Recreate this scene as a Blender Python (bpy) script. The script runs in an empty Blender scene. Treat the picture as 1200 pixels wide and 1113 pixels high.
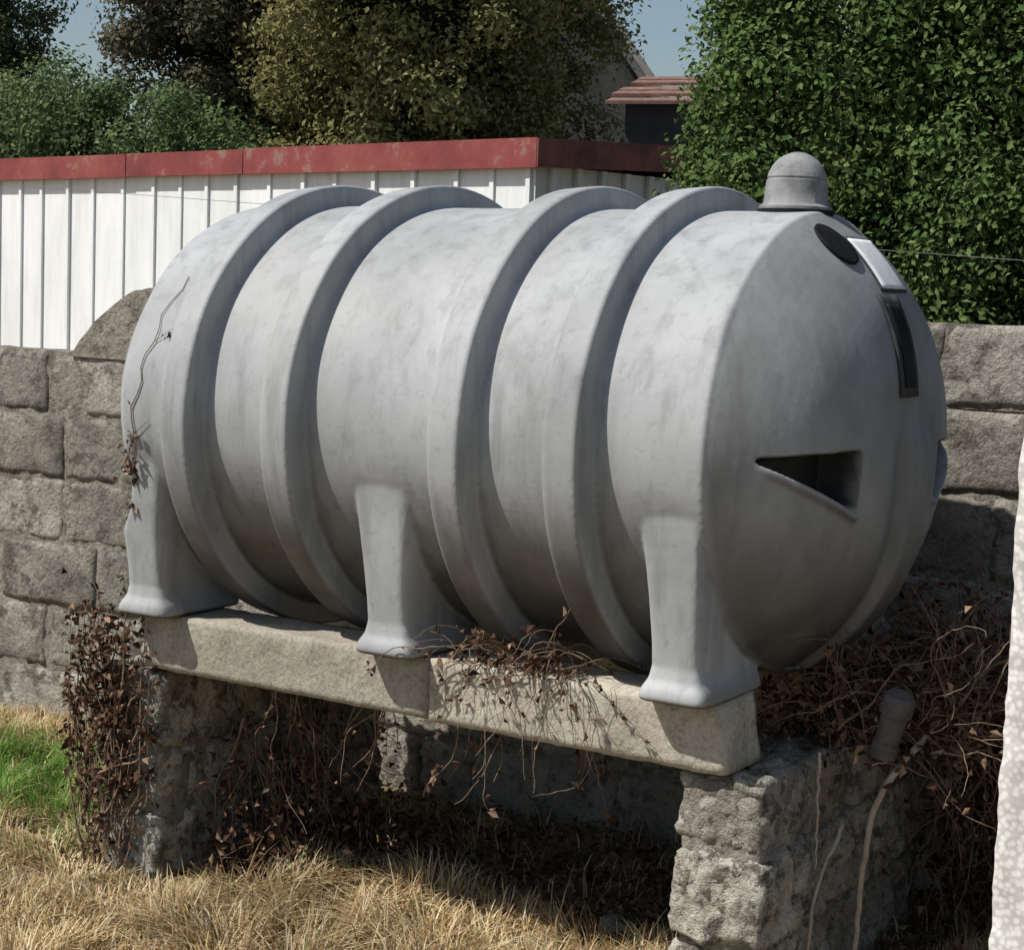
import bpy, bmesh, math, random
import numpy as np
from mathutils import Vector, Matrix, noise
random.seed(7); rng=np.random.default_rng(7)
S=bpy.context.scene
ZC=1.25   # tank axis height above ground

# ---------------------------------------------------------------- helpers
def link(o,parent=None):
    S.collection.objects.link(o)
    if parent: o.parent=parent
    return o
def empty(name):
    e=bpy.data.objects.new(name,None); S.collection.objects.link(e); return e
def mesh_np(name,V,F,mat,parent=None,smooth=False,col=None):
    me=bpy.data.meshes.new(name)
    V=np.asarray(V,dtype=np.float32)
    if isinstance(F,np.ndarray):
        n,k=F.shape
        me.vertices.add(len(V)); me.vertices.foreach_set("co",V.ravel())
        me.loops.add(n*k); me.loops.foreach_set("vertex_index",F.ravel().astype(np.int32))
        me.polygons.add(n)
        me.polygons.foreach_set("loop_start",np.arange(0,n*k,k,dtype=np.int32))
        me.polygons.foreach_set("loop_total",np.full(n,k,dtype=np.int32))
        me.update(calc_edges=True)
    else:
        me.from_pydata([tuple(v) for v in V],[],F); me.update()
    if smooth: me.polygons.foreach_set("use_smooth",np.ones(len(me.polygons),dtype=bool))
    if col is not None:
        a=me.color_attributes.new("Col",'FLOAT_COLOR','POINT')
        c=np.ones((len(V),4),dtype=np.float32); c[:,:3]=col
        a.data.foreach_set("color",c.ravel())
    if mat: me.materials.append(mat)
    o=bpy.data.objects.new(name,me); return link(o,parent)
def bm_obj(name,bm,mat,parent=None,smooth=False):
    me=bpy.data.meshes.new(name); bmesh.ops.recalc_face_normals(bm,faces=bm.faces[:]); bm.to_mesh(me); bm.free()
    if smooth:
        for p in me.polygons: p.use_smooth=True
    if mat: me.materials.append(mat)
    return link(bpy.data.objects.new(name,me),parent)

class NT:
    def __init__(s,name):
        s.m=bpy.data.materials.new(name); s.m.use_nodes=True
        s.t=s.m.node_tree; s.b=s.t.nodes["Principled BSDF"]; s.n=s.t.nodes; s.l=s.t.links
        s.tc=s.n.new("ShaderNodeTexCoord")
    def coord(s,scale=(1,1,1)):
        mp=s.n.new("ShaderNodeMapping"); mp.inputs['Scale'].default_value=scale
        s.l.new(s.tc.outputs['Object'],mp.inputs[0]); return mp.outputs[0]
    def noise(s,sc,det=5,rough=.6,scale=(1,1,1)):
        n=s.n.new("ShaderNodeTexNoise"); n.inputs['Scale'].default_value=sc; n.inputs['Detail'].default_value=min(det,5)
        n.inputs['Roughness'].default_value=rough
        s.l.new(s.tc.outputs['Object'] if scale==(1,1,1) else s.coord(scale),n.inputs['Vector']); return n.outputs['Fac']
    def vor(s,sc):
        n=s.n.new("ShaderNodeTexVoronoi"); n.inputs['Scale'].default_value=sc; s.l.new(s.tc.outputs['Object'],n.inputs['Vector']); return n.outputs['Distance']
    def rng_(s,v,a,b):
        mr=s.n.new("ShaderNodeMapRange"); mr.inputs[1].default_value=a; mr.inputs[2].default_value=b; s.l.new(v,mr.inputs[0]); return mr.outputs[0]
    def nrm(s,ax,a,b):
        g=s.n.new("ShaderNodeNewGeometry"); sp=s.n.new("ShaderNodeSeparateXYZ"); s.l.new(g.outputs['Normal'],sp.inputs[0]); return s.rng_(sp.outputs[ax],a,b)
    def xr(s,a,b):
        sp=s.n.new("ShaderNodeSeparateXYZ"); s.l.new(s.tc.outputs['Object'],sp.inputs[0]); return s.rng_(sp.outputs[0],a,b)
    def math(s,op,a,b):
        m=s.n.new("ShaderNodeMath"); m.operation=op; m.use_clamp=True
        for i,v in enumerate((a,b)):
            if isinstance(v,(int,float)): m.inputs[i].default_value=v
            else: s.l.new(v,m.inputs[i])
        return m.outputs[0]
    def ramp(s,f,stops):
        r=s.n.new("ShaderNodeValToRGB"); e=r.color_ramp.elements
        while len(e)>1: e.remove(e[-1])
        e[0].position=stops[0][0]; e[0].color=tuple(stops[0][1])+(1,) if hasattr(stops[0][1],'__len__') else (stops[0][1],)*3+(1,)
        for p,c in stops[1:]:
            x=e.new(p); x.color=tuple(c)+(1,) if hasattr(c,'__len__') else (c,)*3+(1,)
        s.l.new(f,r.inputs[0]); return r.outputs[0]
    def mix(s,f,a,b,mode='MIX'):
        m=s.n.new("ShaderNodeMix"); m.data_type='RGBA'; m.blend_type=mode
        for i,v in ((0,f),(6,a),(7,b)):
            if isinstance(v,(int,float)): m.inputs[i].default_value=v if i==0 else (v,v,v,1)
            elif isinstance(v,tuple): m.inputs[i].default_value=v+(1,)
            else: s.l.new(v,m.inputs[i])
        return m.outputs[2]
    def rnd(s):
        return s.n.new("ShaderNodeNewGeometry").outputs['Random Per Island']
    def attr(s):
        a=s.n.new("ShaderNodeVertexColor"); a.layer_name="Col"; return a.outputs[0]
    def out(s,col,rough=.8,bump=None,bs=.4,bd=.01,spec=.3):
        if isinstance(col,tuple): s.b.inputs['Base Color'].default_value=col+(1,)
        else: s.l.new(col,s.b.inputs['Base Color'])
        s.b.inputs['Roughness'].default_value=rough
        s.b.inputs['Specular IOR Level'].default_value=spec
        if bump is not None:
            bp=s.n.new("ShaderNodeBump"); bp.inputs['Strength'].default_value=bs; bp.inputs['Distance'].default_value=bd
            s.l.new(bump,bp.inputs['Height']); s.l.new(bp.outputs[0],s.b.inputs['Normal'])
        return s.m

# ---------------------------------------------------------------- materials
def m_tank():
    t=NT("weathered_grey_plastic")
    a=t.ramp(t.noise(2.6,5,.6),[(.30,(.275,.282,.286)),(.5,(.36,.368,.373)),(.72,(.45,.458,.462))])
    st=t.ramp(t.noise(6,5,.65,(3,3,.3)),[(.33,.60),(.50,1.0),(.75,1.08)])
    c=t.mix(.6,a,st,'MULTIPLY')
    sp=t.ramp(t.noise(38,4,.7),[(.34,.58),(.45,1.0)])
    c=t.mix(.28,c,sp,'MULTIPLY')
    br=t.ramp(t.noise(1.7,5,.6),[(.50,0.),(.72,1.)])
    c=t.mix(t.mix(.35,0.,br),c,(.29,.285,.255))
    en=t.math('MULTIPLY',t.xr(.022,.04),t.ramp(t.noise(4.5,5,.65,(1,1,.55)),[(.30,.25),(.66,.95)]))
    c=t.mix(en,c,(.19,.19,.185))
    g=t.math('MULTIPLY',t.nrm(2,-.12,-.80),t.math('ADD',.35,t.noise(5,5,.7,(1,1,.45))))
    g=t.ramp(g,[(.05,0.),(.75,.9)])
    c=t.mix(g,c,(.060,.058,.052))  # underside shade plus some grime, coloured onto downward-facing surface
    # deep shade of the moulded hand holds, put into the colour as near-black
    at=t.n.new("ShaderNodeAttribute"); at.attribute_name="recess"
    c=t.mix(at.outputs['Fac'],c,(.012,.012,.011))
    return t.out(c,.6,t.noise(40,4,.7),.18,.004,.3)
def m_mason(name,lo,mid,hi,dark,bump=.8,sc=6,isl=True,dk=.7,th=.5):
    t=NT(name)
    c=t.ramp(t.noise(sc,5,.68),[(.30,lo),(.5,mid),(.70,hi)])
    if isl: c=t.mix(.8,c,t.ramp(t.rnd(),[(0,.66),(.5,.95),(1,1.15)]),'MULTIPLY')
    d=t.ramp(t.noise(sc*2.2,5,.78),[(th,0.),(th+.10,1.)])
    c=t.mix(t.mix(dk,0.,d),c,dark)
    g=t.ramp(t.noise(90,3,.7),[(.33,.5),(.5,1.),(.7,1.2)])
    c=t.mix(.6,c,g,'MULTIPLY')
    return t.out(c,.95,t.noise(38,5,.75),bump,.02,.1)
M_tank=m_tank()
M_wall=m_mason("concrete_block",(.22,.20,.17),(.38,.35,.30),(.54,.505,.44),(.115,.102,.083),1,5,True,.8,.50)
M_mortar=m_mason("mortar",(.22,.195,.165),(.33,.30,.255),(.43,.395,.34),(.13,.115,.095),1,9,False)
M_pier=m_mason("rough_pier_block",(.25,.23,.19),(.42,.395,.335),(.60,.57,.49),(.080,.072,.055),1,8,True,.85,.49)
M_beam=m_mason("cast_concrete",(.33,.295,.235),(.43,.39,.315),(.52,.48,.40),(.20,.17,.13),.4,5,True,.5,.54)
def simple(name,c,rough=.6,var=.25,sc=12,bump=.2,spec=.3):
    t=NT(name); lo=tuple(x*(1-var) for x in c); hi=tuple(min(1,x*(1+var)) for x in c)
    return t.out(t.ramp(t.noise(sc,5,.65),[(.3,lo),(.7,hi)]),rough,t.noise(sc*5,3,.7),bump,.005,spec)
def m_white():
    t=NT("white_cladding")
    c=t.ramp(t.noise(2.2,5,.6,(1,1,.4)),[(.3,(.74,.75,.74)),(.6,(.86,.87,.86))])
    c=t.mix(.22,c,t.ramp(t.noise(9,5,.7,(2,2,.25)),[(.35,.55),(.55,1.)]),'MULTIPLY')
    return t.out(c,.5,None)
M_white=m_white()
def m_red():
    t=NT("red_fascia_paint")
    c=t.ramp(t.noise(2.5,5,.7),[(.3,(.15,.035,.035)),(.55,(.26,.06,.055)),(.8,(.32,.11,.09))])
    d=t.ramp(t.noise(5,5,.75),[(.58,0.),(.64,1.)])
    c=t.mix(t.mix(.7,0.,d),c,(.26,.18,.14))
    return t.out(c,.7,t.noise(30,4),.3,.005)
M_red=m_red()
M_brownf=simple("brown_fascia",(.16,.055,.05),.7,.5,5,.2)  # darker, browner red for the side fascia
M_shedshade=simple("shaded_cladding",(.55,.56,.55),.6,.15,4)  # greyer copy of the white cladding, shade of the side put into colour
M_cap=simple("cap_grey_plastic",(.24,.24,.24),.7,.35,14,.3,.2)
M_outlet=simple("dark_fitting_plastic",(.11,.10,.095),.7,.3,25,.2)
M_black=simple("black_plastic",(.014,.015,.016),.6,.4,40,.1,.1)
M_label=simple("white_label",(.78,.79,.79),.5,.16,30,.02)
M_gauge=simple("gauge_strip_dark",(.055,.06,.06),.7,.5,30,.1,.15)
def m_rc():
    t=NT("white_roughcast")
    c=t.ramp(t.noise(14,5,.7),[(.3,(.62,.60,.56)),(.6,(.84,.82,.78))])
    c=t.mix(.6,c,t.ramp(t.vor(75),[(.0,1.),(.35,.88),(.6,.45)]),'MULTIPLY')
    return t.out(c,.95,t.vor(75),-1,.012,.1)
M_rough=m_rc()
def leafmat(name,stops=None,trans=.25):
    t=NT(name); t.n.remove(t.b); t.n.remove(t.tc)
    c=t.attr() if stops is None else t.ramp(t.rnd(),stops)
    df=t.n.new("ShaderNodeBsdfDiffuse"); t.l.new(c,df.inputs[0])
    tr=t.n.new("ShaderNodeBsdfTranslucent"); t.l.new(c,tr.inputs[0])
    mx=t.n.new("ShaderNodeMixShader"); mx.inputs[0].default_value=trans
    o=t.n["Material Output"]; t.l.new(df.outputs[0],mx.inputs[1]); t.l.new(tr.outputs[0],mx.inputs[2]); t.l.new(mx.outputs[0],o.inputs[0])
    return t.m
M_leaf=leafmat("leaves",None,.22)
M_dead=leafmat("dead_leaves",[(0,(.04,.022,.014)),(.45,(.10,.056,.037)),(.8,(.20,.12,.08)),(1,(.38,.26,.17))],.12)
M_litter=leafmat("leaf_litter",[(0,(.04,.026,.016)),(.5,(.11,.07,.042)),(1,(.28,.19,.115))],.1)
M_grass=leafmat("grass_blades",None,.3)
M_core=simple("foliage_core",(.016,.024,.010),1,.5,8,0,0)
M_bark=simple("bark",(.10,.075,.05),.9,.4,20,.8)
M_twig=simple("dry_vine_stem",(.22,.155,.11),.85,.5,30,.5)
M_root=simple("pale_root",(.42,.35,.27),.85,.25,30,.4)
M_tile=simple("red_brown_tile",(.19,.11,.085),.8,.4,10,.6)
M_slate=simple("grey_roof",(.15,.15,.15),.8,.3,8,.4)
M_dkgable=simple("dark_gable",(.06,.058,.055),.9,.4,6,.4)
M_dkwall=simple("dark_shed_wall",(.022,.022,.024),.9,.3,8)
M_housew=simple("bargeboard_paint",(.30,.28,.26),.9,.2,5)
M_wire=simple("wire_steel",(.16,.16,.15),.6,.1)

# ---------------------------------------------------------------- camera
cam=bpy.data.cameras.new("camera"); co=bpy.data.objects.new("camera",cam); S.collection.objects.link(co)
fwd=Vector((-.5215,.8471,-.1018)).normalized(); up=Vector((-.0851,.0670,.9941))
right=fwd.cross(up).normalized(); up=right.cross(fwd)
co.matrix_world=Matrix((( right.x,up.x,-fwd.x,1.641),(right.y,up.y,-fwd.y,-3.907),(right.z,up.z,-fwd.z,1.584),(0,0,0,1)))
cam.sensor_width=36; cam.lens=64.5; cam.clip_start=.05; cam.clip_end=600
S.camera=co

# ---------------------------------------------------------------- light
ts=Vector((-.40,-.45,.83)).normalized()
sun=bpy.data.lights.new("sun",'SUN'); so=bpy.data.objects.new("sun",sun); S.collection.objects.link(so)
so.rotation_euler=ts.to_track_quat('Z','Y').to_euler(); sun.energy=5.0; sun.angle=math.radians(.8); sun.color=(1,.965,.90)
w=bpy.data.worlds.new("World"); S.world=w; w.use_nodes=True
sk=w.node_tree.nodes.new("ShaderNodeTexSky"); sk.sky_type='NISHITA'; sk.sun_disc=False
sk.sun_elevation=math.asin(ts.z); sk.sun_rotation=math.atan2(ts.x,ts.y)%(2*math.pi)
sk.dust_density=1.2; sk.air_density=1.2; sk.ozone_density=2.0
w.node_tree.links.new(sk.outputs[0],w.node_tree.nodes["Background"].inputs[0]); w.node_tree.nodes["Background"].inputs[1].default_value=.088
S.view_settings.view_transform='Standard'; S.view_settings.look='None'; S.view_settings.exposure=0

# ---------------------------------------------------------------- tank
R=.53; L=1.6; KY=1.13; Y0=.05; XO=.028; DD=.235; EX=3.0
tank=empty("storage_tank")
ribs=[-1.385,-1.075,-.605,-.310]
def lathe(profile,seg,axis='X'):
    V=[];F=[]
    for x,r in profile:
        for i in range(seg):
            a=2*math.pi*i/seg
            V.append((x,r*math.cos(a),r*math.sin(a)) if axis=='X' else (r*math.cos(a),r*math.sin(a),x))
    n=len(profile)
    for j in range(n-1):
        for i in range(seg):
            F.append((j*seg+i,j*seg+(i+1)%seg,(j+1)*seg+(i+1)%seg,(j+1)*seg+i))
    F.append(tuple(range(seg))[::-1]); F.append(tuple((n-1)*seg+i for i in range(seg)))
    return V,F
prof=[]
RD=R-.007
def dome(d,n=26):
    return [(d*(1-(i/n)**EX),max(RD*(i/n),.004)) for i in range(n+1)]
prof+=[(-L-x,r) for x,r in dome(.24)]; prof+=[(-L+.004,R)]
for c in ribs:
    prof+=[(c-.070,R),(c-.052,R+.012),(c-.042,R+.044),(c-.034,R+.050),(c+.040,R+.056),(c+.047,R+.051),(c+.050,R+.002),(c+.056,R-.003),(c+.075,R)]
prof+=[(-.004,R)]; prof+=[(x,r) for x,r in reversed(dome(DD))]
TV,TF=lathe(prof,180)
TV=[(x+XO,y*KY+Y0,z) for x,y,z in TV]
def foot(xc,side):
    lv=[(-.02,.112,.520),(-.07,.102,.534),(-.12,.093,.532),(-.18,.083,.527),(-.24,.074,.522),(-.31,.066,.514),(-.40,.061,.502),(-.45,.062,.495),(-.478,.068,.499),(-.497,.079,.511),(-.512,.084,.515),(-.525,.083,.511)]
    V=[];F=[];N=28
    for z,wx_,yf in lv:
        yb=.20; cy=(yf+yb)/2; hy=(yf-yb)/2
        for i in range(N):
            a=2*math.pi*i/N; ca,sa=math.cos(a),math.sin(a); e=.28
            x=xc+wx_*math.copysign(abs(ca)**e,ca); y=cy+hy*math.copysign(abs(sa)**(e*.8),sa)
            if z>-.3: x=min(max(x,-L+XO+.012),XO-.014)
            V.append((x,(-y if side<0 else y+.10),z))
    n=len(lv)
    for j in range(n-1):
        for i in range(N): F.append((j*N+i,j*N+(i+1)%N,(j+1)*N+(i+1)%N,(j+1)*N+i))
    F.append(tuple(range(N))[::-1]); F.append(tuple((n-1)*N+i for i in range(N)))
    return V,F
for xc in (-.045,-.79,-1.54):
    for s in (-1,1):
        v,f=foot(xc,s); b=len(TV); TV+=v; TF+=[tuple(i+b for i in q) for q in f]
me=bpy.data.meshes.new("raw"); me.from_pydata(TV,[],TF)
bm=bmesh.new(); bm.from_mesh(me); bmesh.ops.recalc_face_normals(bm,faces=bm.faces[:]); bm.to_mesh(me); bm.free()
ro=bpy.data.objects.new("raw",me); link(ro)
r=ro.modifiers.new("r",'REMESH'); r.mode='VOXEL'; r.voxel_size=.0052
sm=ro.modifiers.new("s",'SMOOTH'); sm.factor=.5; sm.iterations=4
dg=bpy.context.evaluated_depsgraph_get(); ev=ro.evaluated_get(dg); bme=bpy.data.meshes.new_from_object(ev)
bpy.data.objects.remove(ro)
n=len(bme.vertices); P=np.empty(n*3,dtype=np.float32); bme.vertices.foreach_get("co",P); P=P.reshape(-1,3)
def sst(a,b,x): t=np.clip((x-a)/(b-a),0,1); return t*t*(3-2*t)
x,y,z=P[:,0].copy(),(P[:,1]-Y0)/KY,P[:,2]
rr=np.sqrt(y*y+z*z)
dm=(x>XO+.01)&(rr<R-.008)
u=np.abs(y); U0=np.where(y<0,.245,.150); U1=np.where(y<0,.462,.37); t=np.clip((U1-u)/(U1-U0),0,1)
zt=.012*t; zb=-.112*t; e=.006
inside=sst(-e,e,z-zb)*(1-sst(-e,e,z-zt))*sst(0,.02,U1-u)*sst(U0-e,U0+e,u)
dx=-(.035+.055*t)*inside
rim=np.exp(-((z-zb+.014)/.010)**2)*sst(0,.03,U1-u)*sst(U0-.02,U0,u)
dx+=.009*rim
band=(1-sst(.048,.058,u))*(1-sst(.0,.08,z))
dx+=.020*band
fl=(1-sst(.06,.15,u))*(sst(.045,.06,u))
dx-=.016*fl*(1-sst(-.05,.2,z))
P[:,0]=np.where(dm,x+dx,x)
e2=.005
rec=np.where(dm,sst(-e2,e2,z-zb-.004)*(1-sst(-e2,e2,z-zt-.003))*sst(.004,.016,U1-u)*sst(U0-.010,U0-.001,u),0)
k=.002*(np.sin(P[:,0]*9+P[:,2]*7)*np.sin(P[:,2]*11+P[:,1]*5))
P[:,1]+=k*y/(rr+1e-6); P[:,2]+=np.where(z>-.4,k*z/(rr+1e-6),0)
P[:,2]+=ZC
bme.vertices.foreach_set("co",P.ravel()); bme.update()
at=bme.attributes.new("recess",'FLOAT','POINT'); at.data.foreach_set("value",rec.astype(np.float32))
bme.polygons.foreach_set("use_smooth",np.ones(len(bme.polygons),dtype=bool))
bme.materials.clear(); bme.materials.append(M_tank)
link(bpy.data.objects.new("tank_body",bme),tank)
# vent cap
cx=-.055; cy=Y0-.005; cz=ZC+R-.004
pr=[(0,.084),(.014,.084),(.018,.078),(.022,.074),(.05,.0715),(.074,.0695),(.076,.0665),(.079,.0665),(.081,.068),(.090,.0655),(.106,.058),(.120,.047),(.130,.033),(.137,.016),(.139,.004)]
V,F=lathe(pr,64,'Z'); V=[(a+cx,b+cy,c+cz) for a,b,c in V]
o=mesh_np("vent_cap",V,F,M_cap,tank,True)
bv=o.modifiers.new("e",'EDGE_SPLIT'); bv.split_angle=math.radians(50)
V,F=lathe([(-.012,.088),(.008,.088),(.010,.084)],40,'Z'); mesh_np("vent_cap_gasket",[(a+cx,b+cy,c+cz-.002) for a,b,c in V],F,M_black,tank)
# items following the dome
def domeP(y,z):
    yy=(y-Y0)/KY; r=min(math.hypot(yy,z)/RD,1)
    X=XO+DD*(1-r**EX)
    g=EX*DD/RD*r**(EX-1)/max(r,1e-4)
    nrm=Vector((1,g*yy/RD/KY,g*z/RD)).normalized()
    return Vector((X,y,z)),nrm
def patch(name,y0,y1,z0,z1,off,mat,circ=False,ny=8,nz=14,shear=0):
    V=[];F=[]; yc,zc=(y0+y1)/2,(z0+z1)/2
    for j in range(nz+1):
        for i in range(ny+1):
            a=i/ny*2-1; b=j/nz*2-1
            if circ: a,b=a*math.sqrt(1-b*b/2),b*math.sqrt(1-a*a/2)
            p,nn=domeP(yc+a*(y1-y0)/2+shear*b,zc+b*(z1-z0)/2); p=p+nn*off; V.append((p.x,p.y,p.z+ZC))
    for j in range(nz):
        for i in range(ny): q=j*(ny+1)+i; F.append((q,q+1,q+ny+2,q+ny+1))
    o=mesh_np(name,V,F,mat,tank,True)
    so_=o.modifiers.new("s",'SOLIDIFY'); so_.thickness=.005; so_.offset=0
    return o
patch("gauge_strip",-.055,.040,.125,.345,.004,M_gauge)
patch("gauge_strip_inner",-.040,.020,.145,.325,.0075,M_black)
patch("label_plate",-.020,.140,.353,.471,.002,M_gauge)
patch("data_label",-.012,.132,.359,.465,.0045,M_label)
patch("level_port",-.125,-.030,.408,.492,.006,M_black,True,14,14)
# outlet fitting at right
V,F=lathe([(0,.028),(.01,.036),(.045,.036),(.05,.030),(.12,.026),(.125,.030),(.150,.030),(.155,.02)],28,'Z')
mt=Matrix.Translation((.300,-.11,.66))@Matrix.Rotation(math.radians(16),4,'Y')@Matrix.Rotation(math.radians(8),4,'X')@Matrix.Rotation(math.pi,4,'X')@Matrix.Translation((0,0,-.08))
mesh_np("outlet_fitting",[tuple(mt@Vector((a,b,c))) for a,b,c in V],F,M_outlet,tank,True).modifiers.new("e",'EDGE_SPLIT')

# ---------------------------------------------------------------- rough boxes (beams, piers)
def rough_box(bm,x0,x1,y0,y1,z0,z1,cell=.03,amp=.004,rnd=.010,seed=0,slant=0):
    nx=max(2,int((x1-x0)/cell)); ny=max(2,int((y1-y0)/cell)); nz=max(2,int((z1-z0)/cell))
    idx={}
    def vert(i,j,k):
        if (i,j,k) in idx: return idx[(i,j,k)]
        p=Vector((x0+(x1-x0)*i/nx,y0+(y1-y0)*j/ny,z0+(z1-z0)*k/nz))
        q=Vector((min(max(p.x,x0+rnd),x1-rnd),min(max(p.y,y0+rnd),y1-rnd),min(max(p.z,z0+rnd),z1-rnd)))
        d=p-q
        if d.length>1e-6: p=q+d.normalized()*rnd
        nn=(p-q).normalized() if (p-q).length>1e-6 else Vector((0,0,0))
        f=noise.fractal(p*14+Vector((seed*3.1,seed,0)),.8,2.2,5)+.6*noise.noise(p*45+Vector((seed,0,7)))
        p+=nn*amp*f
        if slant: p.x+=slant*(1-(p.z-z0)/(z1-z0))*(1 if p.x>(x0+x1)/2 else 0)
        v=bm.verts.new(p); idx[(i,j,k)]=v; return v
    def face(a,b,c,d): bm.faces.new((a,b,c,d))
    for i in range(nx):
        for j in range(ny):
            for k in (0,nz): face(vert(i,j,k),vert(i+1,j,k),vert(i+1,j+1,k),vert(i,j+1,k))
    for i in range(nx):
        for k in range(nz):
            for j in (0,ny): face(vert(i,j,k),vert(i+1,j,k),vert(i+1,j,k+1),vert(i,j,k+1))
    for j in range(ny):
        for k in range(nz):
            for i in (0,nx): face(vert(i,j,k),vert(i,j+1,k),vert(i,j+1,k+1),vert(i,j,k+1))
BT=ZC-.525; BB=BT-.150
bm=bmesh.new(); rough_box(bm,-1.60,-.700,-.437,-.255,BB+.002,BT-.002,.018,.0032,.005,1); rough_box(bm,-.697,.035,-.442,-.253,BB,BT,.018,.0032,.005,8,.028); bm_obj("concrete_beam",bm,M_beam,None,True)
bm=bmesh.new(); rough_box(bm,-1.62,.03,.34,.52,BB,BT,.03,.0035,.006,5,.028); bm_obj("concrete_beam.001",bm,M_beam,None,True)
def pier(name,x0,x1,y0,y1,seed):
    bm=bmesh.new(); z=BB-.004; k=0
    while z>-.1:
        h=random.choice((.205,.16,.19)); step=.44 if k%2==0 else .22
        yy=y0
        while yy<y1-.05:
            nx_=min(yy+step*random.uniform(.8,1.1),y1)
            if y1-nx_<.08: nx_=y1
            rough_box(bm,x0+random.uniform(-.010,.008),x1+random.uniform(-.012,.010),yy+.005+(random.uniform(-.012,.010) if yy==y0 else 0),nx_-.005,z-h+.004,z-.004,.012,.015,.020,seed+k*7+yy*3)
            yy=nx_; step=.40
        z-=h+.004; k+=1
    p=bm_obj(name,bm,M_pier,None,True)
    bm=bmesh.new(); rough_box(bm,x0+.012,x1-.012,y0+.012,y1-.012,-.1,BB-.016,.02,.006,.01,seed+50); bm_obj("mortar_bed",bm,M_mortar,p,True)
    return p
pier("block_pier",-.06,.152,-.43,.56,3)
pier("block_pier.001",-1.735,-1.53,-.43,.56,21)

# ---------------------------------------------------------------- block wall
WA=math.atan2(.130,3.024)
Wdir=Vector((math.cos(WA),math.sin(WA),0)); Wn=Vector((-math.sin(WA),math.cos(WA),0)); W0=Vector((.19,.812,0))
def wx(s): return W0+Wdir*s
tops=[1.535-.225*i for i in range(7)]
def wblock(bm,s0,s1,z0,z1,th=.10,jit=.003):
    nx=max(3,int((s1-s0)/.022)); nz=max(3,int((z1-z0)/.022)); j=random.uniform(-jit,jit); sd=random.random()*50
    tilt=random.uniform(-.006,.006)
    grid=[]
    for b in range(nz+1):
        row=[]
        for a in range(nx+1):
            s=s0+(s1-s0)*a/nx; z=z0+(z1-z0)*b/nz
            ed=min(a,nx-a,b,nz-b); pv=Vector((s*9,z*9,sd))
            d=j+tilt*(a/nx-.5)+.003*noise.noise(pv)+.003*noise.noise(pv*3.3)+.003*noise.noise(pv*7)+(.006+.006*noise.noise(pv*2) if ed==0 else 0)
            s+=.004*noise.noise(pv*1.7+Vector((3,0,0))); z+=.004*noise.noise(pv*1.7+Vector((0,7,0)))
            row.append(bm.verts.new(wx(s)+Wn*d+Vector((0,0,z))))
        grid.append(row)
    for b in range(nz):
        for a in range(nx): bm.faces.new((grid[b][a],grid[b][a+1],grid[b+1][a+1],grid[b+1][a]))
    rim=[grid[0][a] for a in range(nx+1)]+[grid[b][nx] for b in range(1,nz+1)]+[grid[nz][a] for a in range(nx-1,-1,-1)]+[grid[b][0] for b in range(nz-1,0,-1)]
    bk_=[bm.verts.new(v.co+Wn*th) for v in rim]
    for i in range(len(rim)): bm.faces.new((rim[i],bk_[i],bk_[(i+1)%len(rim)],rim[(i+1)%len(rim)]))
    bm.faces.new(bk_)
bm=bmesh.new()
SR=-2.86
for k,t in enumerate(tops):
    s=-6.2+(.225 if k%2 else 0)
    while s<3.2:
        e=s+.45
        if random.random()<.15: e=s+random.choice((.225,.3))
        if k==0 and s<SR: s=e; continue
        wblock(bm,s+.004,e-.004,t-.221,t-.004); s=e
o=bm_obj("block_wall",bm,M_wall,None,True)
def slab(bm,s0,s1,z0,z1,d0,d1):
    f=[bm.verts.new(wx(s)+Wn*d0+Vector((0,0,z))) for s,z in ((s0,z0),(s1,z0),(s1,z1),(s0,z1))]
    b=[bm.verts.new(wx(s)+Wn*d1+Vector((0,0,z))) for s,z in ((s0,z0),(s1,z0),(s1,z1),(s0,z1))]
    bm.faces.new(f); bm.faces.new(b[::-1])
    for i in range(4): bm.faces.new((f[i],b[i],b[(i+1)%4],f[(i+1)%4]))
bm=bmesh.new(); slab(bm,-6.2,3.2,-.1,tops[1]-.004,.006,.095); slab(bm,SR,3.2,tops[1],tops[0]-.004,.006,.095)
bm_obj("mortar_joints",bm,M_mortar,o)
bm=bmesh.new(); pts=[(-3.17,tops[1]-.02)]
for i in range(13):
    a=i/12; pts.append((-3.16+.36*a,tops[1]+.228*math.sin(a*math.pi/2)**.9+random.uniform(-.004,.004)))
pts.append((-2.6,tops[1]+.235)); pts.append((-2.6,tops[1]-.02))
f=[bm.verts.new(wx(s)+Wn*(-.006)+Vector((0,0,z))) for s,z in pts]; b=[bm.verts.new(wx(s)+Wn*.12+Vector((0,0,z))) for s,z in pts]
bm.faces.new(f); bm.faces.new(b[::-1])
for i in range(len(pts)): bm.faces.new((f[i],b[i],b[(i+1)%len(pts)],f[(i+1)%len(pts)]))
bm_obj("mortar_haunch",bm,M_mortar,o)
bm=bmesh.new(); rough_box(bm,.676,2.4,-.58,-.36,-.1,2.0,.025,.007,.015,9); bm_obj("roughcast_wall",bm,M_rough,None,True)

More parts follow.
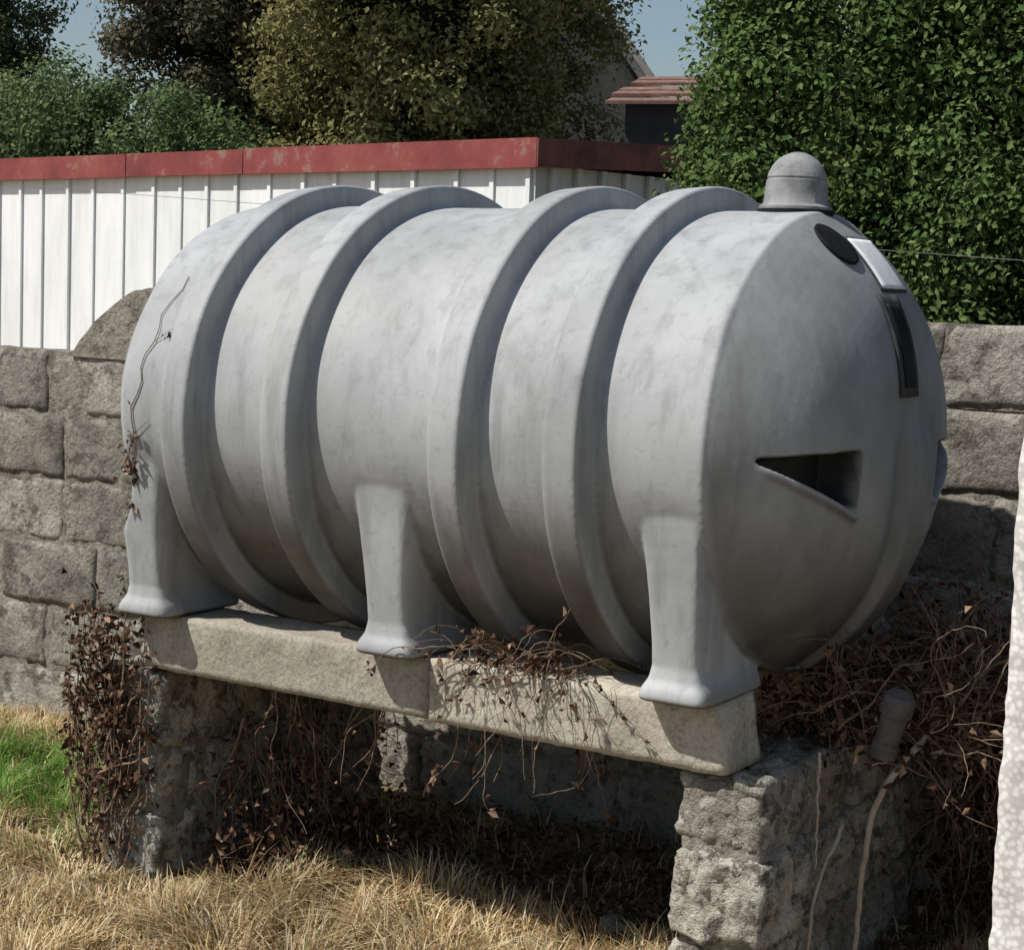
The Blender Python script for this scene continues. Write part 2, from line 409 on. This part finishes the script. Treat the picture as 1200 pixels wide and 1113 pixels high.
# ---------------------------------------------------------------- shed
shed=empty("shed")
c0=Vector((-3.35,4.325,0)); dl=Vector((-5.06,1.015,0)).normalized(); dr=Vector((.197,.98,0)).normalized()
def quadbox(bm,o,d,nrm,s0,s1,z0,z1,d0,d1,rise=0):
    def p(s,z,dd): return o+d*s+nrm*dd+Vector((0,0,z+rise*s))
    f=[bm.verts.new(p(s,z,d1)) for s,z in ((s0,z0),(s1,z0),(s1,z1),(s0,z1))]
    b=[bm.verts.new(p(s,z,d0)) for s,z in ((s0,z0),(s1,z0),(s1,z1),(s0,z1))]
    bm.faces.new(f); bm.faces.new(b[::-1])
    for i in range(4): bm.faces.new((f[i],b[i],b[(i+1)%4],f[(i+1)%4]))
nl=Vector((-dl.y,dl.x,0)); nl=nl if nl.y<0 else -nl
nr=Vector((dr.y,-dr.x,0)); nr=nr if nr.x>0 else -nr
bm=bmesh.new(); quadbox(bm,c0,dl,nl,0,11,0,2.22,-.04,0); bm_obj("front_cladding",bm,M_white,shed)
bm=bmesh.new(); s=.02
while s<11:
    quadbox(bm,c0,dl,nl,s,s+.03,0,2.215,.002,.020+random.uniform(-.006,.004)); s+=.30*random.uniform(.86,1.14)
bm_obj("battens",bm,M_white,shed)
bm=bmesh.new(); quadbox(bm,c0,dr,nr,0.0,5,0,2.22,-.04,0); s=.1
while s<5: quadbox(bm,c0,dr,nr,s,s+.04,0,2.22,.002,.028); s+=.2
bm_obj("side_cladding",bm,M_shedshade,shed)
bm=bmesh.new(); s=-.05; k=0
while s<11:
    l=random.choice((1.2,1.8,2.4)); quadbox(bm,c0,dl,nl,s,s+l-.006,2.205+random.uniform(-.010,.006),2.352+random.uniform(-.010,.006),.032,.06+random.uniform(-.004,.004)); s+=l
bm_obj("fascia_front",bm,M_red,shed)
bm=bmesh.new(); quadbox(bm,c0,dr,nr,-.055,5,2.205,2.352,.034,.062,.045); bm_obj("fascia_side",bm,M_brownf,shed)
bm=bmesh.new(); v=[bm.verts.new(c0+dl*a+dr*b_+Vector((0,0,2.335+.045*b_))) for a,b_ in ((-.03,-.03),(11,-.03),(11,5),(-.03,5))]; bm.faces.new(v); bm_obj("roof",bm,M_slate,shed)
# small outbuilding
ob=empty("outbuilding"); o0=Vector((-5.05,8.39,0)); dxo=Vector((.98,.2,0)).normalized(); dyo=Vector((-.2,.98,0)).normalized()
bm=bmesh.new(); quadbox(bm,o0,dxo,-dyo,0,2.6,0,2.98,-2,0); bm_obj("walls",bm,M_dkwall,ob)
bm=bmesh.new()
for i in range(6):
    a=i*.16; v=[bm.verts.new(o0+dxo*s-dyo*(.14-a_)+Vector((0,0,z_))) for s,a_,z_ in ((-.12,a,2.99+i*.045),(2.7,a,2.99+i*.045),(2.7,a+.17,3.03+i*.045),(-.12,a+.17,3.03+i*.045))]; bm.faces.new(v)
x_=bm_obj("tiled_roof",bm,M_tile,ob); sl=x_.modifiers.new("s",'SOLIDIFY'); sl.thickness=.025
# house gable
h=empty("house"); ap=Vector((-12.25,16.5,8.1)); g=Vector((.894,.447,0)); bk=Vector((-.447,.894,0)); hw=3.2; ez=3.75
A=ap; B=Vector((ap.x,ap.y,ez))+g*hw; C=Vector((ap.x,ap.y,ez))-g*hw
bm=bmesh.new()
fr=[bm.verts.new(p) for p in (A,B,Vector((B.x,B.y,0)),Vector((C.x,C.y,0)),C)]; bkk=[bm.verts.new(p+bk*9) for p in (A,B,Vector((B.x,B.y,0)),Vector((C.x,C.y,0)),C)]
bm.faces.new(fr); bm.faces.new(bkk[::-1]); bm.faces.new((fr[1],bkk[1],bkk[2],fr[2])); bm.faces.new((fr[4],fr[3],bkk[3],bkk[4]))
bm_obj("walls",bm,M_dkgable,h)
bm=bmesh.new()
for E in (B,C):
    E2=E+(E-A)*.08; up_=Vector((0,0,.06))
    v=[bm.verts.new(p) for p in (A-bk*.25+up_,E2-bk*.25+up_,E2+bk*9+up_,A+bk*9+up_)]; bm.faces.new(v)
x_=bm_obj("roof",bm,M_slate,h); sl=x_.modifiers.new("s",'SOLIDIFY'); sl.thickness=.16
bm=bmesh.new()
for E in (B,C):
    E2=E+(E-A)*.08; v=[bm.verts.new(p-bk*.27) for p in (A+Vector((0,0,.1)),E2+Vector((0,0,.1)),E2-Vector((0,0,.06)),A-Vector((0,0,.06)))]; bm.faces.new(v)
x_=bm_obj("bargeboards",bm,M_housew,h); sl=x_.modifiers.new("s",'SOLIDIFY'); sl.thickness=.03

# ---------------------------------------------------------------- foliage
def rotframes(nrm):
    n_=len(nrm); nrm=nrm/np.linalg.norm(nrm,axis=1,keepdims=True)
    r_=rng.normal(size=(n_,3)); u_=np.cross(nrm,r_); u_/=np.linalg.norm(u_,axis=1,keepdims=True)+1e-9
    return nrm,u_,np.cross(nrm,u_)
def leaves(name,P,N,size,mat,parent=None,asp=.5,fold=.25,szvar=.4,col=None):
    n_=len(P); N,U,Vv=rotframes(N)
    s=(size*rng.uniform(1-szvar,1+szvar,n_))[:,None]
    a=P-U*s*.5; b=P+U*s*.5; c=P+Vv*s*asp*.5+N*s*fold*.5; d=P-Vv*s*asp*.5+N*s*fold*.5
    V=np.stack([a,c,b,d],1).reshape(-1,3)
    i=np.arange(n_)[:,None]*4
    F=np.concatenate([i+np.array([[0,1,2]]),i+np.array([[0,2,3]])],0)
    return mesh_np(name,V,F,mat,parent,False,None if col is None else np.repeat(col,4,0))
def lumps(C,Rr,per,pal,flat=1.0):
    k=len(C); n_=k*per
    d=rng.normal(size=(n_,3)); d/=np.linalg.norm(d,axis=1,keepdims=True)
    c=np.repeat(C,per,0); r_=np.repeat(Rr,per)[:,None]
    rad=rng.uniform(.35,1.1,(n_,1))
    P=c+d*r_*rad*np.array([[1,1,flat]])
    N=d+rng.normal(size=(n_,3))*.6+np.array([[0,0,.4]])
    pal=np.array(pal); tone=np.repeat(rng.uniform(0,1,k),per)*.45+rng.uniform(0,1,n_)*.35+np.clip((rad[:,0]-.35)/.75,0,1)*.2
    f=np.clip(tone,0,.999)*(len(pal)-1); i0=f.astype(int); fr_=(f-i0)[:,None]
    col=pal[i0]*(1-fr_)+pal[np.minimum(i0+1,len(pal)-1)]*fr_
    return P,N,col
def core(name,c,rad,mat,parent,amp=.12):
    bm=bmesh.new(); bmesh.ops.create_icosphere(bm,subdivisions=4,radius=1)
    for v in bm.verts:
        f=1+amp*noise.fractal(v.co*2.2+Vector(c),.8,2,4)
        v.co=Vector((c[0]+v.co.x*rad[0]*f,c[1]+v.co.y*rad[1]*f,c[2]+v.co.z*rad[2]*f))
    return bm_obj(name,bm,mat,parent,True)
def trunk(parent,base,top,r,limbs,spread):
    bm=bmesh.new()
    def seg(p,q,r0,r1):
        d=(q-p); mt=Matrix.Translation((p+q)/2)@d.to_track_quat('Z','Y').to_matrix().to_4x4()
        bmesh.ops.create_cone(bm,cap_ends=True,segments=10,radius1=r0,radius2=r1,depth=d.length,matrix=mt)
    mid=base.lerp(top,.5)+Vector((.08,.05,0)); seg(base,mid,r,r*.72); seg(mid,top,r*.72,r*.4)
    for i in range(limbs):
        p=base.lerp(top,random.uniform(.4,.95)); a=random.uniform(0,6.28)
        q=p+Vector((math.cos(a)*spread,math.sin(a)*spread,random.uniform(.3,.9)*spread)); seg(p,q,r*.4,r*.1)
    bm_obj("trunk",bm,M_bark,parent,True)
def ellip_tree(name,c,rad,nl,lr,per,size,pal,trunk_r=.18,shell=(.55,1.0),cs=.5):
    e=empty(name); c=np.array(c,float); rad=np.array(rad,float)
    d=rng.normal(size=(nl,3)); d/=np.linalg.norm(d,axis=1,keepdims=True)
    C=c+d*rad*rng.uniform(*shell,(nl,1)); Rr=lr*rng.uniform(.5,1.35,nl)
    P,N,col=lumps(C,Rr,per,pal,.85); N[:,1]-=.25; leaves("foliage",P,N,size,M_leaf,e,.55,.25,.4,col)
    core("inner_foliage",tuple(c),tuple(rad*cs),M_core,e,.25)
    trunk(e,Vector((c[0],c[1],-.1)),Vector((c[0],c[1],c[2]+rad[2]*.3)),trunk_r,8,float(rad[0])*.55)
    return e
PH=[(.033,.060,.020),(.075,.121,.039),(.122,.182,.060),(.21,.275,.115)]
PH2=[(.06,.09,.04),(.10,.145,.06),(.155,.205,.09),(.22,.27,.13)]
PO=[(.095,.100,.04),(.165,.160,.065),(.24,.225,.095),(.33,.30,.15)]
PD=[(.048,.050,.034),(.088,.085,.055),(.135,.125,.08),(.19,.17,.115)]
PC=[(.04,.06,.03),(.075,.105,.05),(.12,.15,.08)]
def box_hedge(name,x0,x1,y0,y1,z0,z1,nl,lr,per,size,pal):
    e=empty(name); C=[]
    for i in range(nl):
        u=random.random()
        if u<.64: p=[random.uniform(x0,x1),y0+random.uniform(0,.4),random.uniform(z0,z1)]
        elif u<.82: p=[x0+random.uniform(0,.35),random.uniform(y0,y1),random.uniform(z0,z1)]
        else: p=[random.uniform(x0,x1),random.uniform(y0,y1),z1+random.uniform(-.3,.15)]
        if p[0]<x0+.25 and p[1]<y0+.25: p[0]+=.12; p[1]+=.12
        p[1]+=.25*noise.noise(Vector((p[0]*.9,0,p[2]*.9))); p[0]+=.18*noise.noise(Vector((p[1]*.9,4,p[2]*1.1)))
        C.append(p)
    C=np.array(C); Rr=lr*rng.uniform(.45,1.4,nl)
    P,N,col=lumps(C,Rr,per,pal,.9); N[:,1]-=.2
    leaves("foliage",P,N,size,M_leaf,e,.6,.25,.4,col)
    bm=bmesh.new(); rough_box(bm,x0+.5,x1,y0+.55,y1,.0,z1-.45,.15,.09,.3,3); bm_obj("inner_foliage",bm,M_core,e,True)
    trunk(e,Vector(((x0+x1)/2,(y0+y1)/2,-.1)),Vector(((x0+x1)/2,(y0+y1)/2,z1*.8)),.08,8,.6)
    return e
box_hedge("hedge",-1.66,2.0,2.35,4.4,.95,3.6,1450,.17,165,.030,PH)
ellip_tree("leafy_tree",(-8.50,10.8,4.4),(1.75,2.2,2.5),420,.36,270,.060,PO)
ellip_tree("leafy_tree.001",(-11.0,10.9,4.5),(1.25,1.5,2.0),240,.34,240,.065,PD)
ellip_tree("leafy_tree.005",(-9.9,11.6,3.6),(1.7,1.4,1.9),180,.34,240,.068,PO)
ellip_tree("leafy_tree.002",(-11.1,8.9,2.3),(2.2,1.5,1.3),240,.30,260,.055,PH2,.1)
ellip_tree("leafy_tree.003",(-15.0,10.2,2.1),(2.6,1.6,1.3),180,.34,200,.07,PH2,.1)
ellip_tree("conifer_tree",(-18.5,14.2,4.2),(.95,1.2,2.8),150,.34,200,.07,PC)
ellip_tree("leafy_tree.004",(-6.6,14.0,2.0),(2.2,1.3,1.6),150,.36,180,.08,PH2,.1)
e=empty("distant_trees"); C=np.array([(-70+i*.55,46+random.uniform(-3,3),random.uniform(.5,3.2)) for i in range(260)])
P,N,col=lumps(C,1.5*rng.uniform(.6,1.3,len(C)),60,PH2); leaves("foliage",P,N,.45,M_leaf,e,.5,.25,.4,col)

# ---------------------------------------------------------------- ground
def gz(x,y):
    v=Vector((x,y,0)); return .028*noise.noise(v*1.3)+.016*noise.noise(v*4.1)+.008*noise.noise(v*11)
def axis(a,b,fine,far):
    c=list(np.arange(a,b,fine)); lo=[]; v=a; st=fine
    while v>-far: st*=1.35; v-=st; lo.append(v)
    hi=[]; v=c[-1]; st=fine
    while v<far: st*=1.35; v+=st; hi.append(v)
    return lo[::-1]+c+hi
xs=axis(-4,1.5,.04,300); ys=axis(-2,1.2,.04,300)
V=[(x,y,gz(x,y)) for y in ys for x in xs]; nx=len(xs)
iy,ix=np.meshgrid(np.arange(len(ys)-1),np.arange(nx-1),indexing='ij'); q=(iy*nx+ix).ravel()
F=np.stack([q,q+1,q+nx+1,q+nx],1)
t=NT("dry_ground"); c=t.ramp(t.noise(7,5,.7),[(.3,(.11,.085,.052)),(.5,(.24,.185,.11)),(.7,(.40,.325,.20))])
mg=t.out(c,.95,t.noise(60,4,.75),.8,.02,.1)
mesh_np("ground",np.array(V),F,mg,None,True)

def blades(name,N,xr,yr,colf,hf,keep):
    X=rng.uniform(*xr,N); Y=rng.uniform(*yr,N)
    k=np.array([keep(a,b) for a,b in zip(X,Y)]); X=X[k];Y=Y[k];n_=len(X)
    Z=np.array([gz(a,b) for a,b in zip(X,Y)])
    cl=np.array([noise.noise(Vector((a*6,b*6,3))) for a,b in zip(X,Y)])
    ca=np.array([noise.noise(Vector((a*3,b*3,9))) for a,b in zip(X,Y)])
    H=np.array([hf(a,b) for a,b in zip(X,Y)])*rng.uniform(.4,1.35,n_)*(1+.9*cl)
    az=rng.normal(0,.9,n_)+ca*9; lean=rng.uniform(.2,1.5,n_)
    dx,dy=np.cos(az),np.sin(az); wv=rng.uniform(.0012,.0028,n_)
    sx,sy=-dy*wv,dx*wv
    def lvl(t,wf):
        hx=H*lean*(t**1.7)*.9; hz=H*(t-.38*np.minimum(lean,1.3)*t*t)
        cx=X+dx*hx; cy_=Y+dy*hx; cz_=Z+hz
        return np.stack([cx-sx*wf,cy_-sy*wf,cz_],1),np.stack([cx+sx*wf,cy_+sy*wf,cz_],1)
    a,b=lvl(0,1); c_,d=lvl(.45,.85); e_,f_=lvl(.8,.5); g_,_=lvl(1.0,0)
    V=np.stack([a,b,c_,d,e_,f_,g_],1).reshape(-1,3)
    i=np.arange(n_)[:,None]*7
    F=np.concatenate([i+np.array([[0,1,3]]),i+np.array([[0,3,2]]),i+np.array([[2,3,5]]),i+np.array([[2,5,4]]),i+np.array([[4,5,6]])],0)
    col=np.array([colf(a_,b_) for a_,b_ in zip(X,Y)]); col=np.repeat(col,7,0)
    return mesh_np(name,V,F,M_grass,None,False,col)
def greenf(x,y):
    return 1/(1+math.exp(-((-1.98-x)*9+2.4*noise.noise(Vector((x*4,y*4,0))))))*(1/(1+math.exp(-(y+.36+.2*noise.noise(Vector((x*3,y*3,5))))*14)))*(1/(1+math.exp((y-.38)*16)))
def gcol(x,y):
    g=greenf(x,y); r=random.random()
    dry=np.array([(.62,.47,.26),(.74,.60,.38),(.52,.35,.17),(.82,.70,.48),(.34,.24,.12)][int(r*5)])
    pn=noise.noise(Vector((x*2.3,y*2.3,12)))
    dry=dry*(1+.4*pn)
    if random.random()<.05: dry=np.array((.24,.26,.10))
    gr=np.array([(.12,.23,.04),(.16,.30,.06),(.24,.35,.10)][int(random.random()*3)])
    return gr if random.random()<g*.93 else dry*random.uniform(.75,1.1)
def gh(x,y):
    if greenf(x,y)>.5: return .08
    if -1.3<x<.1 and -.75<y<-.05: return .11
    return .068
def keep(x,y):
    if -1.76<x<-1.5 and -.45<y<.58: return False
    if -.08<x<.17 and -.45<y<.58: return False
    if y>.76: return False
    sh=(x>-1.75 and x<.3 and y>-.02)
    if noise.noise(Vector((x*3.2,y*3.2,20)))>.38 and random.random()<.7: return False
    return random.random()<(.05 if sh else 1)
blades("dry_grass",125000,(-3.6,.6),(-1.4,.76),gcol,gh,keep)

n_=10500; X=rng.uniform(-2.0,.9,n_); Y=rng.normal(.12,.36,n_); k=(Y<.78)&(Y>-1.2); X=X[k];Y=Y[k]
Z=np.array([gz(a,b) for a,b in zip(X,Y)])+rng.uniform(.004,.035,len(X))
leaves("leaf_litter",np.stack([X,Y,Z],1),rng.normal(size=(len(X),3))*.6+np.array([[0,0,1.]]),.024,M_litter,None,.5)
bm=bmesh.new()
for i in range(9):
    px_,py_=random.uniform(-1.3,-.15),random.uniform(-.1,.6); s_=random.uniform(.012,.03)
    if i==0: px_,py_,s_=-1.18,-.62,.045
    if i==1: px_,py_,s_=-.42,.02,.05
    bmr=bmesh.ops.create_icosphere(bm,subdivisions=3,radius=1)
    for v in bmr['verts']:
        f=1+.4*noise.noise(v.co*1.7+Vector((i,0,0)))+.12*noise.noise(v.co*5); v.co=Vector((px_+v.co.x*s_*f,py_+v.co.y*s_*f*.8,gz(px_,py_)+s_*.4+v.co.z*s_*.7*f))
bm_obj("loose_stones",bm,M_pier,None,True)

# ---------------------------------------------------------------- vines
def vine_obj(name,paths,mat,parent):
    cu=bpy.data.curves.new(name,'CURVE'); cu.dimensions='3D'; cu.bevel_depth=1.0; cu.bevel_resolution=1; cu.resolution_u=3
    for pts,r0,r1 in paths:
        sp=cu.splines.new('POLY'); sp.points.add(len(pts)-1)
        for i,p in enumerate(pts):
            sp.points[i].co=(p[0],p[1],p[2],1); sp.points[i].radius=r0+(r1-r0)*i/(len(pts)-1)
    cu.materials.append(mat); o=bpy.data.objects.new(name,cu); return link(o,parent)
def walk(p,d,n,step,wob,grav=0.0):
    p=Vector(p); d=Vector(d).normalized(); out=[p.copy()]
    for i in range(n):
        d=(d+Vector((random.gauss(0,wob),random.gauss(0,wob),random.gauss(0,wob)-grav))).normalized(); p=p+d*step; out.append(p.copy())
    return out
def along(paths,num,jit):
    out=[]
    for i in range(num):
        pts=random.choice(paths)[0]; p=random.choice(pts[len(pts)//4:]); out.append((p.x+random.gauss(0,jit),p.y+random.gauss(0,jit),p.z+random.gauss(0,jit)))
    return np.array(out)
def deadvine(name,paths,nleaf,jit,size,extra=None):
    e=empty(name); vine_obj("stems",paths,M_twig,e)
    P=along(paths,nleaf,jit)
    if extra is not None: P=np.concatenate([P,extra],0)
    leaves("dead_leaves",P,rng.normal(size=(len(P),3)),size,M_dead,e,.55,.6,.6)
    return e
def rw(): return random.choice([random.uniform(.001,.002)]*3+[random.uniform(.002,.0045)])
# right clump on top of pier
paths=[]
for i in range(380):
    p=(random.uniform(-.03,.46),random.uniform(-.06,.62),random.uniform(.57,.74))
    paths.append((walk(p,(random.uniform(-.6,1),random.uniform(-.6,.6),random.uniform(-.1,.8)),random.randint(8,20),.022,.24,.06),rw(),.0006))
ex=np.stack([rng.uniform(-.04,.44,3200),rng.uniform(-.08,.66,3200),.575+np.abs(rng.normal(0,.085,3200))],1)
deadvine("dead_vine",paths,1500,.02,.021,ex)
paths=[]
for i in range(250):
    p=(random.uniform(.17,.66),random.uniform(.40,.74),random.uniform(.30,.90))
    paths.append((walk(p,(random.uniform(-.5,.5),random.uniform(-.2,.3),-.5),random.randint(14,26),.026,.22,.06),rw(),.0006))
ex=np.stack([rng.uniform(.17,.66,3200),rng.uniform(.50,.77,3200),rng.beta(1,1.3,3200)*.78],1)
deadvine("dead_vine.001",paths,1500,.025,.024,ex)
# left pier ivy
paths=[]
for i in range(80):
    p=(random.uniform(-1.80,-1.62),random.uniform(-.475,-.44),random.uniform(.0,.35))
    paths.append((walk(p,(random.uniform(-.25,.25),0,1),random.randint(10,24),.024,.16,-.05),rw()*1.2,.0008))
for pts,_,_ in paths:
    for q_ in pts: q_.y=min(max(q_.y,-.475),-.445); q_.x=min(max(q_.x,-1.81),-1.56)
ex=np.stack([np.clip(rng.normal(-1.70,.06,850),-1.82,-1.56),rng.uniform(-.49,-.445,850),rng.beta(2.6,1.6,850)*.74],1)
deadvine("dead_vine.002",paths,500,.014,.022,ex)
# dry growth by the inner side of left pier
paths=[]
for i in range(70):
    p=(random.uniform(-1.50,-1.36),random.uniform(-.22,.15),random.uniform(.25,.56))
    paths.append((walk(p,(.15,-.05,-1),random.randint(12,24),.024,.18,.05),rw(),.0007))
ex=np.stack([rng.normal(-1.38,.10,900),rng.uniform(-.35,.1,900),np.abs(rng.normal(0,.12,900))],1)
deadvine("dead_vine.003",paths,600,.025,.022,ex)
# tuft on the middle of the beam
paths=[]
for i in range(52):
    a=random.uniform(-.14,.20)
    paths.append((walk((-.50+a,-.40+random.uniform(-.04,.06),BT+.005),(random.uniform(-.8,.8),random.uniform(-.8,.1),random.uniform(.1,.8)),random.randint(8,20),.018,.22,.14),random.uniform(.0010,.0024),.0006))
for pts,_,_ in paths:
    for q_ in pts:
        if q_.z<BT+.003 and q_.y>-.450: q_.y=-.452
ex=np.stack([rng.normal(-.46,.08,200),rng.normal(-.42,.025,200),BT+np.abs(rng.normal(0.01,.03,200))],1)
deadvine("dead_vine.004",paths,130,.008,.020,ex)
# hanging beneath beam
paths=[]
for i in range(26):
    xx=random.choice([-.93,-.88,-.60,-.52,-.35,-1.2])+random.gauss(0,.03)
    paths.append((walk((xx,-.35+random.gauss(0,.04),BB),(random.uniform(-.3,.3),0,-1),random.randint(4,12),.02,.2,.05),.0018,.0007))
deadvine("dead_vine.005",paths,110,.010,.020)
# climber on the left end of tank
def onT(X_,z_): return (X_,Y0-KY*math.sqrt(max((R+.004)**2-z_*z_,0)),z_+ZC)
main=[Vector(onT(-1.47-.09*(i/16)+.010*math.sin(i*1.7),.33-.52*i/16)) for i in range(17)]
paths=[(main,.0010,.0020)]
for i in (5,12,14,15):
    q0=main[i]; dxx=random.choice((-1,1)); zz=q0.z-ZC
    paths.append(([Vector(onT(q0.x+dxx*.010*j,zz+.007*j)) for j in range(6)],.0010,.0005))
tail=walk(main[-1],(-.05,-.02,-1),8,.020,.12); paths.append((tail,.0022,.0014))
ex=np.array([[p.x+random.gauss(0,.015),p.y-.008+random.gauss(0,.005),p.z+random.gauss(0,.02)] for p in [main[13]]*14+[main[15]]*22+[tail[3]]*12])
deadvine("climbing_vine",paths,6,.006,.020,ex)
# pale roots
e=empty("pale_roots")
P1=[Vector(p) for p in ((.36,.02,.66),(.345,-.04,.62),(.31,-.08,.56),(.265,-.09,.48),(.255,-.095,.38),(.245,-.10,.26),(.245,-.1,.14),(.235,-.11,-.02))]
P2=[Vector(p) for p in ((.175,-.20,.60),(.178,-.21,.54),(.186,-.22,.47),(.176,-.20,.40),(.180,-.2,.34))]
P3=[Vector(p) for p in ((.20,-.10,.42),(.184,-.14,.35),(.178,-.20,.28),(.180,-.22,.2),(.178,-.22,.1),(.178,-.22,-.02))]
def smoothp(P):
    out=[]
    for i in range(len(P)-1):
        for k in range(5): out.append(P[i].lerp(P[i+1],k/5))
    out.append(P[-1])
    for _ in range(5): out=[out[0]]+[(out[i-1]+out[i]*2+out[i+1])/4 for i in range(1,len(out)-1)]+[out[-1]]
    return [p+Vector((random.gauss(0,.0014),random.gauss(0,.0014),0)) for p in out]
vine_obj("roots",[(smoothp(P1),.009,.0055),(smoothp(P2),.0038,.0022),(smoothp(P3),.005,.0035)],M_root,e)
vine_obj("garden_wire",[([Vector((-7,1.06,2.05)),Vector((-3.76,1.07,1.90)),Vector((.168,1.10,1.707)),Vector((4,1.1,1.55))],.0011,.0011)],M_wire,None)
